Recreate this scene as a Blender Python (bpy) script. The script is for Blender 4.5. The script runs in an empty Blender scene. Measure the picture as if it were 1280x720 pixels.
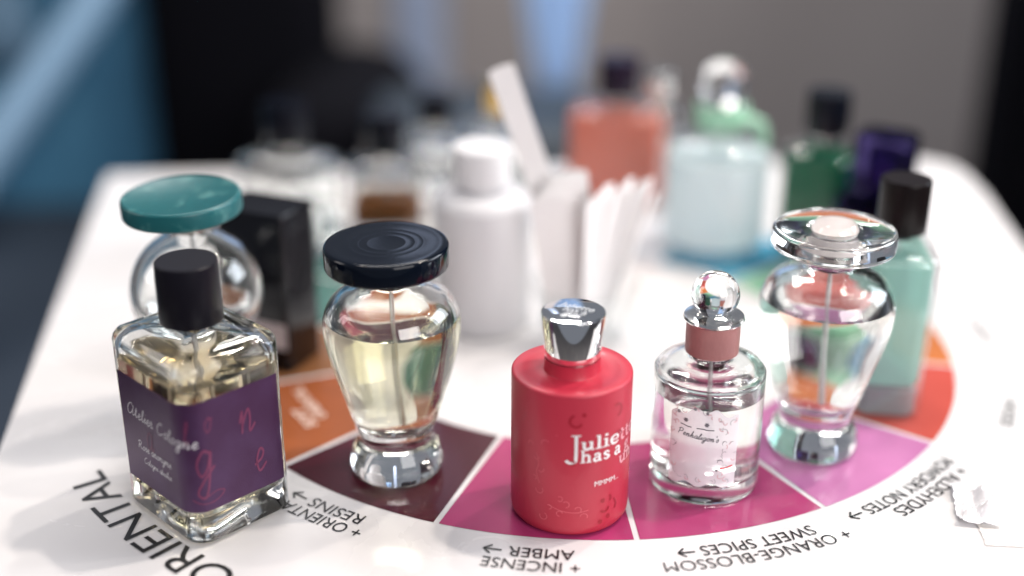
import bpy, bmesh, math, random
from mathutils import Vector, Matrix, noise
random.seed(7)
R = math.radians
PI = math.pi
sc = bpy.context.scene
C = sc.collection

# ------------------------------------------------------------------ camera
cam = bpy.data.cameras.new('camera')
cam.sensor_width = 36.0
cam.lens = 1584.0 / 1280.0 * 36.0
cam.clip_start = 0.02
cam.clip_end = 50
cam.dof.use_dof = True
cam.dof.focus_distance = 0.529
cam.dof.aperture_fstop = 1.6
cam_o = bpy.data.objects.new('camera', cam)
C.objects.link(cam_o)
cam_o.location = (0, 0, 0.30)
fw = Vector((0, math.cos(0.4034), -math.sin(0.4034)))
r0 = Vector((1, 0, 0)); u0 = r0.cross(fw); ro = 0.00348
rr_ = math.cos(ro) * r0 + math.sin(ro) * u0
uu_ = -math.sin(ro) * r0 + math.cos(ro) * u0
cam_o.rotation_euler = Matrix((rr_, uu_, -fw)).transposed().to_euler()
sc.camera = cam_o

# ------------------------------------------------------------------ render / exposure
sc.view_settings.view_transform = 'Standard'
sc.view_settings.look = 'None'
sc.view_settings.exposure = 0.0
sc.view_settings.gamma = 1.0
cy = sc.cycles
cy.use_denoising = True
cy.max_bounces = 20
cy.transmission_bounces = 18
cy.glossy_bounces = 8
cy.diffuse_bounces = 4
cy.transparent_max_bounces = 24
cy.sample_clamp_indirect = 60
cy.blur_glossy = 0.6
cy.use_adaptive_sampling = False

# ------------------------------------------------------------------ world: dim room light
w = bpy.data.worlds.new('World'); sc.world = w; w.use_nodes = True
bg = w.node_tree.nodes['Background']
bg.inputs[0].default_value = (0.80, 0.86, 1.0, 1)
bg.inputs[1].default_value = 0.24

# ------------------------------------------------------------------ lamps
def lamp(name, loc, target, size, power, col, shape='DISK', size_y=None):
    l = bpy.data.lights.new(name, 'AREA'); l.shape = shape; l.size = size
    if size_y: l.size_y = size_y
    l.energy = power; l.color = col
    o = bpy.data.objects.new(name, l); C.objects.link(o); o.location = loc
    d = Vector(target) - Vector(loc)
    o.rotation_euler = d.to_track_quat('-Z', 'Y').to_euler()
    return o
T = (0.0, 0.55, 0.03)
lamp('ceiling_lamp', (0.70, 0.75, 1.50), T, 0.07, 13.5, (1.0, 0.90, 0.80))
lamp('ceiling_lamp', (0.60, 1.10, 1.55), T, 0.07, 8.0, (1.0, 0.92, 0.84))
lamp('ceiling_lamp', (1.15, 0.70, 1.35), T, 0.07, 4.5, (1.0, 0.92, 0.84))
lamp('ceiling_lamp', (-0.55, 1.00, 1.55), T, 0.06, 2.5, (1.0, 0.86, 0.74))
lamp('window_and_fill_light', (1.50, 0.95, 0.75), (0.12, 0.6, 0.0), 0.9, 22.0, (0.86, 0.92, 1.0), 'RECTANGLE', 0.8)
lamp('window_and_fill_light', (-1.5, 0.5, 0.7), (-0.1, 0.5, 0.0), 0.5, 5.0, (1.0, 0.95, 0.93), 'RECTANGLE', 0.7)
lamp('added_fill_panel', (-0.1, 0.25, 1.6), (0, 0.75, 0.0), 1.1, 3.5, (1.0, 0.965, 0.95), 'RECTANGLE', 0.8)  # added overhead fill that evens the light on the table, no real fixture
lamp('window_and_fill_light', (0.85, -0.75, 0.65), (0.0, 0.65, 0.05), 1.0, 21.0, (1.0, 0.97, 0.96), 'RECTANGLE', 0.8)  # added soft fill behind the camera for the bottle fronts, not a window
lamp('added_fill_panel', (-0.15, 1.9, 1.7), (-0.05, 2.6, -0.2), 0.8, 38.0, (1.0, 0.97, 0.95), 'RECTANGLE', 0.4)  # added fill aimed at the back wall to brighten it

# ------------------------------------------------------------------ materials
def mat(name, col=(0.8, 0.8, 0.8), rough=0.5, metal=0.0, ior=1.5, trans=0.0, spec=0.5, coat=0.0, sss=0.0,
        sss_r=(0.01, 0.01, 0.01), alpha=1.0, bump=None, var=None):
    m = bpy.data.materials.new(name); m.use_nodes = True
    nt = m.node_tree; b = nt.nodes['Principled BSDF']
    b.inputs['Base Color'].default_value = (*col, 1)
    b.inputs['Roughness'].default_value = rough
    b.inputs['Metallic'].default_value = metal
    b.inputs['IOR'].default_value = ior
    b.inputs['Transmission Weight'].default_value = trans
    b.inputs['Specular IOR Level'].default_value = spec
    b.inputs['Coat Weight'].default_value = coat
    b.inputs['Coat Roughness'].default_value = 0.06
    b.inputs['Alpha'].default_value = alpha
    if sss:
        b.inputs['Subsurface Weight'].default_value = sss
        b.inputs['Subsurface Radius'].default_value = sss_r
        b.inputs['Subsurface Scale'].default_value = 1.0
    tc = nt.nodes.new('ShaderNodeTexCoord')
    if bump:
        sc_, st = bump
        n = nt.nodes.new('ShaderNodeTexNoise'); n.inputs['Scale'].default_value = sc_
        n.inputs['Detail'].default_value = 5
        bp = nt.nodes.new('ShaderNodeBump'); bp.inputs['Strength'].default_value = st
        bp.inputs['Distance'].default_value = 0.0004
        nt.links.new(tc.outputs['Object'], n.inputs['Vector'])
        nt.links.new(n.outputs['Fac'], bp.inputs['Height'])
        nt.links.new(bp.outputs['Normal'], b.inputs['Normal'])
    if var:
        sc_, col2 = var[0], var[1]
        lo, hi = (var[2], var[3]) if len(var) > 2 else (0.4, 0.65)
        n = nt.nodes.new('ShaderNodeTexNoise'); n.inputs['Scale'].default_value = sc_
        n.inputs['Detail'].default_value = 6
        mr = nt.nodes.new('ShaderNodeMapRange')
        mr.inputs[1].default_value = lo; mr.inputs[2].default_value = hi
        mx = nt.nodes.new('ShaderNodeMix'); mx.data_type = 'RGBA'
        mx.inputs[6].default_value = (*col, 1); mx.inputs[7].default_value = (*col2, 1)
        nt.links.new(tc.outputs['Object'], n.inputs['Vector'])
        nt.links.new(n.outputs['Fac'], mr.inputs[0]); nt.links.new(mr.outputs[0], mx.inputs[0])
        nt.links.new(mx.outputs[2], b.inputs['Base Color'])
    return m

def glass(name, col=(1, 1, 1), ior=1.5, rough=0.0):
    m = bpy.data.materials.new(name); m.use_nodes = True; nt = m.node_tree
    nt.nodes.remove(nt.nodes['Principled BSDF'])
    g = nt.nodes.new('ShaderNodeBsdfGlass'); g.inputs['Color'].default_value = (*col, 1)
    g.inputs['IOR'].default_value = ior; g.inputs['Roughness'].default_value = rough
    nt.links.new(g.outputs[0], nt.nodes['Material Output'].inputs['Surface'])
    return m

def fluid(name, col, dens, ior=1.36, rough=0.0):
    m = glass(name, (1, 1, 1), ior, rough); nt = m.node_tree
    v = nt.nodes.new('ShaderNodeVolumeAbsorption'); v.inputs['Color'].default_value = (*col, 1)
    v.inputs['Density'].default_value = dens
    nt.links.new(v.outputs[0], nt.nodes['Material Output'].inputs['Volume'])
    return m

def cloudy(name, col, mixf=0.5, ior=1.36):
    """a coloured, slightly milky liquid: glass mixed with translucent and diffuse scatter"""
    m = glass(name, tuple(min(1, c * 0.5 + 0.45) for c in col), ior); nt = m.node_tree
    g = [n for n in nt.nodes if n.bl_idname == 'ShaderNodeBsdfGlass'][0]; g.inputs['Color'].default_value = (*col, 1)
    d = nt.nodes.new('ShaderNodeBsdfDiffuse'); d.inputs[0].default_value = (*col, 1)
    t = nt.nodes.new('ShaderNodeBsdfTranslucent'); t.inputs[0].default_value = (*col, 1)
    a = nt.nodes.new('ShaderNodeMixShader'); a.inputs[0].default_value = 0.55
    b = nt.nodes.new('ShaderNodeMixShader'); b.inputs[0].default_value = mixf
    nt.links.new(d.outputs[0], a.inputs[1]); nt.links.new(t.outputs[0], a.inputs[2])
    nt.links.new(g.outputs[0], b.inputs[1]); nt.links.new(a.outputs[0], b.inputs[2])
    nt.links.new(b.outputs[0], nt.nodes['Material Output'].inputs['Surface'])
    return m

def thin_glass(name, tint=(0.97, 0.98, 0.98), k=1.0):
    m = bpy.data.materials.new(name); m.use_nodes = True; nt = m.node_tree
    nt.nodes.remove(nt.nodes['Principled BSDF'])
    t = nt.nodes.new('ShaderNodeBsdfTransparent'); t.inputs[0].default_value = (*tint, 1)
    g = nt.nodes.new('ShaderNodeBsdfGlossy'); g.inputs['Roughness'].default_value = 0.03
    lw = nt.nodes.new('ShaderNodeLayerWeight'); lw.inputs[0].default_value = 0.5
    pw = nt.nodes.new('ShaderNodeMath'); pw.operation = 'POWER'; pw.inputs[1].default_value = 4.0
    f = nt.nodes.new('ShaderNodeMath'); f.operation = 'MULTIPLY_ADD'; f.inputs[1].default_value = 0.6; f.inputs[2].default_value = 0.05
    nt.links.new(lw.outputs['Facing'], pw.inputs[0]); nt.links.new(pw.outputs[0], f.inputs[0])
    x = nt.nodes.new('ShaderNodeMixShader')
    nt.links.new(f.outputs[0], x.inputs[0]); nt.links.new(t.outputs[0], x.inputs[1]); nt.links.new(g.outputs[0], x.inputs[2])
    nt.links.new(x.outputs[0], nt.nodes['Material Output'].inputs['Surface'])
    return m
def milky(name, col, body=0.6):
    """coloured liquid for the back row: clear tinted part plus scattering part"""
    m = bpy.data.materials.new(name); m.use_nodes = True; nt = m.node_tree
    nt.nodes.remove(nt.nodes['Principled BSDF'])
    g = nt.nodes.new('ShaderNodeBsdfTransparent'); g.inputs[0].default_value = (*col, 1)
    d = nt.nodes.new('ShaderNodeBsdfDiffuse'); d.inputs[0].default_value = (*col, 1)
    t = nt.nodes.new('ShaderNodeBsdfTranslucent'); t.inputs[0].default_value = (*col, 1)
    a = nt.nodes.new('ShaderNodeMixShader'); a.inputs[0].default_value = 0.45
    b = nt.nodes.new('ShaderNodeMixShader'); b.inputs[0].default_value = body
    nt.links.new(d.outputs[0], a.inputs[1]); nt.links.new(t.outputs[0], a.inputs[2])
    nt.links.new(g.outputs[0], b.inputs[1]); nt.links.new(a.outputs[0], b.inputs[2])
    nt.links.new(b.outputs[0], nt.nodes['Material Output'].inputs['Surface'])
    return m
M_thin = thin_glass('thin_clear_glass')
M_glass = glass('clear_glass', (0.985, 0.99, 0.985), 1.5)
M_chrome = mat('polished_chrome', (0.86, 0.86, 0.86), 0.06, 1.0)
M_silver = mat('brushed_silver', (0.82, 0.80, 0.77), 0.16, 1.0)
M_blackgloss = mat('glossy_black_resin', (0.002, 0.004, 0.009), 0.10, spec=0.30, bump=(90, 0.15))
M_blackcap = mat('satin_black_cap', (0.006, 0.005, 0.009), 0.34, spec=0.22, bump=(900, 0.12))
M_plastic = mat('clear_tube_plastic', (0.9, 0.9, 0.9), 0.2, trans=0.7, ior=1.45)
M_print = mat('black_print', (0.012, 0.012, 0.014), 0.35)

# ------------------------------------------------------------------ object helpers
def link(name, me, m, parent=None):
    o = bpy.data.objects.new(name, me); C.objects.link(o)
    if m is not None:
        for k in (m if isinstance(m, (list, tuple)) else [m]): me.materials.append(k)
    if parent is not None: o.parent = parent
    return o

REST = 0.0005        # things stand just above the printed sheet
def thing(name, label, cat, loc=(0, 0, 0), rotz=0, group=None):
    o = bpy.data.objects.new(name, None); C.objects.link(o)
    o.empty_display_size = 0.01
    o.location = (loc[0], loc[1], loc[2] + (REST if loc[2] == 0 and name != 'display_table' else 0)); o.rotation_euler = (0, 0, rotz)
    o['label'] = label; o['category'] = cat
    if group: o['group'] = group
    return o

def loft(rings, cap0=True, cap1=True, smooth=True, closed=True):
    """rings: lists of 3-D points, all the same length (a ring of one point is a pole)"""
    bm = bmesh.new(); vr = []
    for rg in rings: vr.append([bm.verts.new(p) for p in rg])
    for a, b in zip(vr, vr[1:]):
        na, nb = len(a), len(b)
        if na == 1 and nb == 1: continue
        n = max(na, nb); rng = n if closed else n - 1
        for i in range(rng):
            j = (i + 1) % n
            if na == 1: bm.faces.new((a[0], b[j], b[i]))
            elif nb == 1: bm.faces.new((a[i], a[j], b[0]))
            else: bm.faces.new((a[i], a[j], b[j], b[i]))
    if closed:
        if cap0 and len(vr[0]) > 2: bm.faces.new(list(reversed(vr[0])))
        if cap1 and len(vr[-1]) > 2: bm.faces.new(vr[-1])
    bmesh.ops.recalc_face_normals(bm, faces=bm.faces)
    me = bpy.data.meshes.new('m'); bm.to_mesh(me); bm.free()
    if smooth:
        for p in me.polygons: p.use_smooth = True
        me.set_sharp_from_angle(angle=R(38))
    return me

def lathe(prof, n=72, smooth=True):
    rings = []
    for r, z in prof:
        if r < 1e-6: rings.append([(0, 0, z)])
        else: rings.append([(r * math.cos(2 * PI * i / n), r * math.sin(2 * PI * i / n), z) for i in range(n)])
    return loft(rings, smooth=smooth)

def crom(pts, k=6):
    out = []
    P = [pts[0]] + list(pts) + [pts[-1]]
    for i in range(1, len(P) - 2):
        p0, p1, p2, p3 = P[i - 1], P[i], P[i + 1], P[i + 2]
        for j in range(k):
            t = j / k
            out.append(tuple(0.5 * (2 * b + (c - a) * t + (2 * a - 5 * b + 4 * c - d) * t * t + (-a + 3 * b - 3 * c + d) * t ** 3)
                             for a, b, c, d in zip(p0, p1, p2, p3)))
    out.append(tuple(pts[-1])); return out

def disc_prof(r, z0, z1, e=0.0012, k=5, dome=0.0):
    """closed profile of a thick disc with rounded edges"""
    p = [(0, z0), (r - e, z0)]
    for i in range(1, k + 1):
        a = -PI / 2 + PI / 2 * i / k; p.append((r - e + e * math.cos(a), z0 + e + e * math.sin(a)))
    for i in range(k + 1):
        a = PI / 2 * i / k; p.append((r - e + e * math.cos(a), z1 - e + e * math.sin(a)))
    if dome: p += [(r * 0.6, z1 + dome * 0.7)]
    p.append((0, z1 + dome)); return p

def rrect(w, d, r, z, k=7):
    """counter-clockwise rounded rectangle starting on the left of the front side"""
    out = []
    for cx, cyy, a0 in ((w / 2 - r, -d / 2 + r, -PI / 2), (w / 2 - r, d / 2 - r, 0), (-w / 2 + r, d / 2 - r, PI / 2), (-w / 2 + r, -d / 2 + r, PI)):
        for i in range(k + 1):
            a = a0 + PI / 2 * i / k
            out.append((cx + r * math.cos(a), cyy + r * math.sin(a), z))
    return out

def box_mesh(x0, x1, y0, y1, z0, z1, bev=0.0):
    bm = bmesh.new(); bmesh.ops.create_cube(bm, size=1)
    for v in bm.verts:
        v.co = Vector((x0 if v.co.x < 0 else x1, y0 if v.co.y < 0 else y1, z0 if v.co.z < 0 else z1))
    if bev: bmesh.ops.bevel(bm, geom=list(bm.edges), offset=bev, segments=3, affect='EDGES', profile=0.5)
    me = bpy.data.meshes.new('m'); bm.to_mesh(me); bm.free()
    if bev:
        for p in me.polygons: p.use_smooth = True
        me.set_sharp_from_angle(angle=R(38))
    return me

def tube(pts, r, n=10):
    rings = []
    for i, p in enumerate(pts):
        p = Vector(p); a = Vector(pts[max(i - 1, 0)]); b = Vector(pts[min(i + 1, len(pts) - 1)])
        q = (b - a).to_track_quat('Z', 'Y').to_matrix()
        rings.append([tuple(p + q @ Vector((r * math.cos(2 * PI * j / n), r * math.sin(2 * PI * j / n), 0))) for j in range(n)])
    return loft(rings)

# ---- flat artwork: (verts, faces) in 2-D, later mapped on to a surface
def text2d(s, size, shear=0.0, fat=0.0, align='LEFT'):
    cu = bpy.data.curves.new('t', 'FONT'); cu.body = s; cu.size = size; cu.shear = shear; cu.offset = fat
    cu.align_x = align; cu.resolution_u = 4
    o = bpy.data.objects.new('t', cu); C.objects.link(o)
    dg = bpy.context.evaluated_depsgraph_get()
    me = bpy.data.meshes.new_from_object(o.evaluated_get(dg))
    bpy.data.objects.remove(o); bpy.data.curves.remove(cu)
    vs = [(v.co.x, v.co.y) for v in me.vertices]; fs = [tuple(p.vertices) for p in me.polygons]
    bpy.data.meshes.remove(me)
    return vs, fs

def ribbon2d(lines, wd, k=5):
    """wd: width, lines: poly-lines of (x, y) or (x, y, width factor)"""
    vs, fs = [], []
    for ln in lines:
        ln = [(p[0], p[1], p[2] if len(p) > 2 else 1.0) for p in ln]
        c = crom(ln, k) if len(ln) > 2 else ln
        base = len(vs)
        for i, (x, y, f) in enumerate(c):
            a = c[max(i - 1, 0)]; b = c[min(i + 1, len(c) - 1)]
            dx, dy = b[0] - a[0], b[1] - a[1]; l = math.hypot(dx, dy) or 1
            nx, ny = -dy / l * wd * f / 2, dx / l * wd * f / 2
            vs += [(x + nx, y + ny), (x - nx, y - ny)]
        for i in range(len(c) - 1):
            fs.append((base + 2 * i, base + 2 * i + 1, base + 2 * i + 3, base + 2 * i + 2))
    return vs, fs

def merge2d(*parts):
    vs, fs = [], []
    for v, f in parts:
        b = len(vs); vs += v; fs += [tuple(i + b for i in q) for q in f]
    return vs, fs

def move2d(a, dx=0, dy=0, s=1.0, rot=0):
    c, sn = math.cos(rot), math.sin(rot)
    return [((x * c - y * sn) * s + dx, (x * sn + y * c) * s + dy) for x, y in a[0]], a[1]

def mapped(art, fn):
    me = bpy.data.meshes.new('art')
    bm = bmesh.new(); vv = [bm.verts.new(fn(x, y)) for x, y in art[0]]
    for f in art[1]:
        try: bm.faces.new([vv[i] for i in f])
        except ValueError: pass
    bmesh.ops.recalc_face_normals(bm, faces=bm.faces)
    bm.to_mesh(me); bm.free(); return me

# script lettering: strokes in a box with x-height 1
CUR = {
 'A': (1.9, [[(1.5, 1.5), (1.0, 1.95), (0.35, 1.5), (0.1, 0.7), (0.35, 0.05), (0.9, 0.2), (1.45, 1.1), (1.55, 1.7)], [(1.55, 1.7), (1.4, 0.7), (1.5, 0.05), (1.9, 0.35)]]),
 'C': (1.7, [[(1.35, 1.7), (1.1, 2.0), (0.5, 1.6), (0.15, 0.8), (0.35, 0.1), (0.9, 0.0), (1.5, 0.45)]]),
 'R': (1.8, [[(0.3, 1.9), (0.35, 1.0), (0.2, 0.0)], [(0.0, 1.5), (0.6, 2.0), (1.2, 1.7), (1.0, 1.1), (0.4, 0.95), (0.9, 0.7), (1.2, 0.1), (1.7, 0.2)]]),
 'P': (1.5, [[(0.3, 1.9), (0.35, 1.0), (0.2, -0.1)], [(0.0, 1.5), (0.6, 2.0), (1.25, 1.7), (1.0, 1.0), (0.35, 0.9)]]),
 'a': (1.05, [[(0.85, 0.85), (0.45, 1.0), (0.1, 0.5), (0.3, 0.0), (0.65, 0.25), (0.9, 0.95)], [(0.9, 0.95), (0.75, 0.2), (0.85, 0.0), (1.1, 0.3)]]),
 'b': (0.95, [[(0.0, 0.3), (0.4, 1.9), (0.2, 0.2), (0.5, 0.0), (0.8, 0.5), (0.5, 0.9), (0.25, 0.6)]]),
 'd': (1.05, [[(0.8, 0.85), (0.4, 1.0), (0.1, 0.5), (0.3, 0.0), (0.65, 0.25), (0.95, 1.9)], [(0.95, 1.9), (0.75, 0.2), (1.0, 0.1)]]),
 'e': (0.85, [[(0.0, 0.35), (0.5, 0.55), (0.65, 0.85), (0.4, 1.0), (0.15, 0.5), (0.35, 0.0), (0.85, 0.3)]]),
 'g': (1.05, [[(0.85, 0.85), (0.45, 1.0), (0.1, 0.5), (0.3, 0.0), (0.65, 0.25), (0.9, 0.95)], [(0.9, 0.95), (0.75, -0.2), (0.5, -0.9), (0.1, -0.7), (0.5, -0.15), (1.1, 0.3)]]),
 'h': (1.05, [[(0.0, 0.3), (0.45, 1.7), (0.35, 2.0), (0.2, 0.0)], [(0.2, 0.3), (0.6, 1.0), (0.75, 0.6), (0.7, 0.0), (1.05, 0.3)]]),
 'i': (0.5, [[(0.0, 0.3), (0.3, 1.0), (0.2, 0.1), (0.5, 0.3)], [(0.4, 1.45), (0.42, 1.55)]]),
 'l': (0.55, [[(0.0, 0.3), (0.5, 1.6), (0.4, 2.0), (0.2, 1.2), (0.2, 0.05), (0.6, 0.3)]]),
 'n': (1.1, [[(0.0, 0.5), (0.2, 1.0), (0.15, 0.0)], [(0.15, 0.3), (0.6, 1.0), (0.75, 0.6), (0.7, 0.0), (1.1, 0.3)]]),
 'm': (1.5, [[(0.0, 0.5), (0.2, 1.0), (0.15, 0.0)], [(0.15, 0.3), (0.5, 1.0), (0.65, 0.6), (0.6, 0.0)], [(0.6, 0.3), (1.0, 1.0), (1.1, 0.6), (1.1, 0.0), (1.5, 0.3)]]),
 'o': (0.95, [[(0.5, 1.0), (0.1, 0.6), (0.25, 0.0), (0.65, 0.2), (0.75, 0.75), (0.5, 1.0), (0.95, 0.8)]]),
 'q': (1.0, [[(0.85, 0.85), (0.45, 1.0), (0.1, 0.5), (0.3, 0.0), (0.65, 0.25), (0.9, 0.95)], [(0.9, 0.95), (0.75, -0.9), (1.0, 0.2)]]),
 'r': (0.75, [[(0.0, 0.3), (0.2, 1.1), (0.45, 0.9), (0.35, 0.1), (0.75, 0.3)]]),
 's': (0.75, [[(0.0, 0.3), (0.4, 1.05), (0.6, 0.4), (0.3, 0.0), (0.1, 0.15)]]),
 't': (0.6, [[(0.0, 0.3), (0.35, 1.7), (0.2, 0.1), (0.6, 0.3)], [(0.0, 1.15), (0.6, 1.25)]]),
 'u': (1.05, [[(0.0, 0.5), (0.15, 1.0), (0.2, 0.1), (0.6, 0.2), (0.8, 1.0)], [(0.8, 1.0), (0.75, 0.1), (1.05, 0.3)]]),
 'y': (1.0, [[(0.1, 1.0), (0.2, 0.2), (0.6, 0.2), (0.85, 1.0)], [(0.85, 1.0), (0.7, -0.4), (0.3, -0.9), (0.3, -0.4), (1.0, 0.3)]]),
 "'": (0.3, [[(0.2, 2.0), (0.1, 1.6)]]),
 ' ': (0.7, []),
}
def cursive(s, xh, wd, slant=0.18, gap=0.0):
    lines = []; x = 0
    for ch in s:
        adv, ls = CUR[ch]
        for l in ls: lines.append([((x + px + py * slant) * xh, py * xh) for px, py in l])
        x += adv + gap
    return ribbon2d(lines, wd), x * xh

# slab-serif lettering (x-height 1)
def _slab():
    W = 1.0
    def bar(x0, x1, y): return [(x0, y, .5), (x1, y, .5)]
    D = {}
    D['J'] = (1.25, [[(0.95, 2.75, 1.1), (0.95, 0.35, 1.1), (0.8, -0.05, 1.1), (0.45, -0.15, 1.0), (0.15, 0.12, 1.3)], bar(0.55, 1.35, 2.75)])
    D['u'] = (1.25, [[(0.28, 0.97), (0.28, 0.35), (0.5, 0.08), (0.85, 0.3)], [(0.9, 1.0), (0.9, 0.05)], bar(0.02, 0.32, 0.95), bar(0.66, 0.95, 0.95), bar(0.9, 1.16, 0.06)])
    D['l'] = (0.7, [[(0.33, 1.55), (0.33, 0.05)], bar(0.05, 0.4, 1.52), bar(0.02, 0.66, 0.06)])
    D['i'] = (0.7, [[(0.33, 1.0), (0.33, 0.05)], [(0.33, 1.28, 1.1), (0.33, 1.52, 1.1)], bar(0.05, 0.4, 0.95), bar(0.02, 0.66, 0.06)])
    D['e'] = (1.1, [[(0.15, 0.52, .6), (0.9, 0.52, .6), (0.85, 0.88, .8), (0.52, 0.98, .8), (0.2, 0.75), (0.17, 0.4), (0.35, 0.08), (0.7, 0.04, .8), (0.95, 0.22, .6)]])
    D['t'] = (0.8, [[(0.35, 1.35), (0.35, 0.3), (0.48, 0.06), (0.75, 0.15, .6)], bar(0.05, 0.72, 0.95)])
    D['h'] = (1.3, [[(0.3, 1.55), (0.3, 0.05)], [(0.35, 0.7, .6), (0.65, 0.97, .8), (0.92, 0.75), (0.92, 0.05)], bar(0.05, 0.35, 1.52), bar(0.02, 0.58, 0.06), bar(0.68, 1.2, 0.06)])
    D['a'] = (1.15, [[(0.22, 0.78), (0.45, 0.97, .8), (0.75, 0.85), (0.78, 0.4), (0.78, 0.1), (1.05, 0.08, .6)], [(0.75, 0.55, .6), (0.35, 0.5, .8), (0.18, 0.25), (0.4, 0.03, .8), (0.75, 0.25, .6)]])
    D['s'] = (0.95, [[(0.8, 0.75, .7), (0.5, 0.97, .8), (0.2, 0.75), (0.5, 0.5), (0.78, 0.27), (0.45, 0.03, .8), (0.15, 0.22, .7)]])
    D['g'] = (1.1, [[(0.75, 0.6, .8), (0.5, 0.35, .8), (0.2, 0.6), (0.5, 0.97, .8), (0.75, 0.6)], [(0.35, 0.3, .6), (0.25, 0.08, .8), (0.75, 0.0, .8), (0.9, -0.25), (0.5, -0.5, .8), (0.15, -0.25), (0.4, 0.0, .6)], [(0.7, 0.9, .5), (1.0, 0.98, .6)]])
    D['n'] = (1.3, [[(0.3, 0.97), (0.3, 0.05)], [(0.35, 0.7, .6), (0.65, 0.97, .8), (0.92, 0.75), (0.92, 0.05)], bar(0.05, 0.35, 0.95), bar(0.02, 0.58, 0.06), bar(0.68, 1.2, 0.06)])
    D[' '] = (0.5, [])
    return D
SLAB = _slab()
def slab(s, xh, wd=0.26):
    lines = []; x = 0
    for ch in s:
        adv, ls = SLAB[ch]
        for l in ls: lines.append([((x + p[0]) * xh, p[1] * xh, p[2] if len(p) > 2 else 1.0) for p in l])
        x += adv
    return ribbon2d(lines, wd * xh), x * xh

def cyl_map(r, phi0, z0, tilt=0.0):
    """x runs to the viewer's right round a cylinder; phi0 is the angle of x = 0"""
    def f(x, y):
        z = z0 + y + x * tilt; a = phi0 + x / r
        return (r * math.cos(a), r * math.sin(a), z)
    return f

# ------------------------------------------------------------------ table with the printed fragrance wheel
M_table = mat('laminated_white_sheet', (0.705, 0.688, 0.690), 0.20, spec=0.5, var=(9, (0.675, 0.660, 0.665)), bump=(14, 0.12))
_nt = M_table.node_tree
_n = _nt.nodes.new('ShaderNodeTexNoise'); _n.inputs['Scale'].default_value = 22; _n.inputs['Detail'].default_value = 8; _n.inputs['Distortion'].default_value = 1.5
_m = _nt.nodes.new('ShaderNodeMapRange'); _m.inputs[1].default_value = 0.35; _m.inputs[2].default_value = 0.7; _m.inputs[3].default_value = 0.13; _m.inputs[4].default_value = 0.34
_t = _nt.nodes.new('ShaderNodeTexCoord')
_nt.links.new(_t.outputs['Object'], _n.inputs['Vector']); _nt.links.new(_n.outputs['Fac'], _m.inputs[0])
_nt.links.new(_m.outputs[0], _nt.nodes['Principled BSDF'].inputs['Roughness'])
M_steel = mat('grey_steel_leg', (0.25, 0.25, 0.26), 0.35, 0.8)
outline = [(-0.216, 0.392), (-0.2374, 0.5116), (-0.2616, 0.6489), (-0.296, 0.850), (-0.3065, 0.914), (-0.3055, 0.919), (-0.302, 0.9212),
           (0.0, 0.943), (0.317, 0.964), (0.332, 0.960), (0.343, 0.948), (0.347, 0.93), (0.346, 0.88), (0.334, 0.77), (0.32, 0.6), (0.312, 0.500), (0.306, 0.392)]
outline = list(reversed(outline))
table = thing('display_table', 'white table printed with a coloured fragrance wheel and black lettering', 'table', (0, 0, 0))
link('tabletop', loft([[(x, y, -0.025) for x, y in outline], [(x, y, 0) for x, y in outline]]), M_table, table)
for x, y in ((-0.18, 0.44), (-0.25, 0.87), (0.29, 0.89), (0.27, 0.44)):
    o = link('leg', lathe([(0, -0.745), (0.018, -0.745), (0.018, -0.0252), (0, -0.0252)], 20), M_steel, table); o.location = (x, y, 0)


WC = (0.0372, 0.6387)
R0, R1 = 0.1225, 0.2000
def ring_pt(r, a, z): return (WC[0] + r * math.cos(a), WC[1] + r * math.sin(a), z)
def sector(a0, a1, r0=R0, r1=R1, z=0.0002, k=20):
    gap = 0.00125
    bm = bmesh.new(); A, B = [], []
    for i in range(k + 1):
        t = i / k
        def aa(r): return R(a0) + gap / r + (R(a1) - R(a0) - 2 * gap / r) * t
        A.append(bm.verts.new(ring_pt(r0, aa(r0), z))); B.append(bm.verts.new(ring_pt(r1, aa(r1), z)))
    for i in range(k): bm.faces.new((A[i], B[i], B[i + 1], A[i + 1]))
    me = bpy.data.meshes.new('m'); bm.to_mesh(me); bm.free(); return me
bounds = [62.9, 38.2, 13.5, -11.2, -36.6, -61.0, -85.8, -110.1, -134.7, -159.0, -183.4, -207.8, -232.2, -264.6, -297.1]
cols = [('sea blue', (0.035, 0.30, 0.46)), ('leaf green', (0.25, 0.50, 0.33)), ('orange', (0.44, 0.14, 0.045)), ('red orange', (0.43, 0.072, 0.055)), ('pale pink', (0.45, 0.155, 0.33)),
        ('crimson pink', (0.36, 0.042, 0.14)), ('magenta', (0.36, 0.035, 0.13)), ('dark maroon', (0.055, 0.006, 0.014)), ('burnt orange', (0.28, 0.080, 0.028)), ('tan brown', (0.22, 0.095, 0.04)),
        ('dark green', (0.02, 0.10, 0.08)), ('teal green', (0.03, 0.12, 0.10)), ('cream', (0.72, 0.70, 0.66)), ('pale grey blue', (0.66, 0.70, 0.74))]
for (nm, c), a1, a0 in zip(cols, bounds, bounds[1:]):
    m = mat('print_' + nm.replace(' ', '_'), c, 0.20, spec=0.5, var=(30, tuple(min(1, v * 1.12) for v in c)), bump=(14, 0.10))
    o = link('wheel_sector', sector(a0, a1), m, table); o['label'] = nm + ' sector of the printed wheel'

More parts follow.
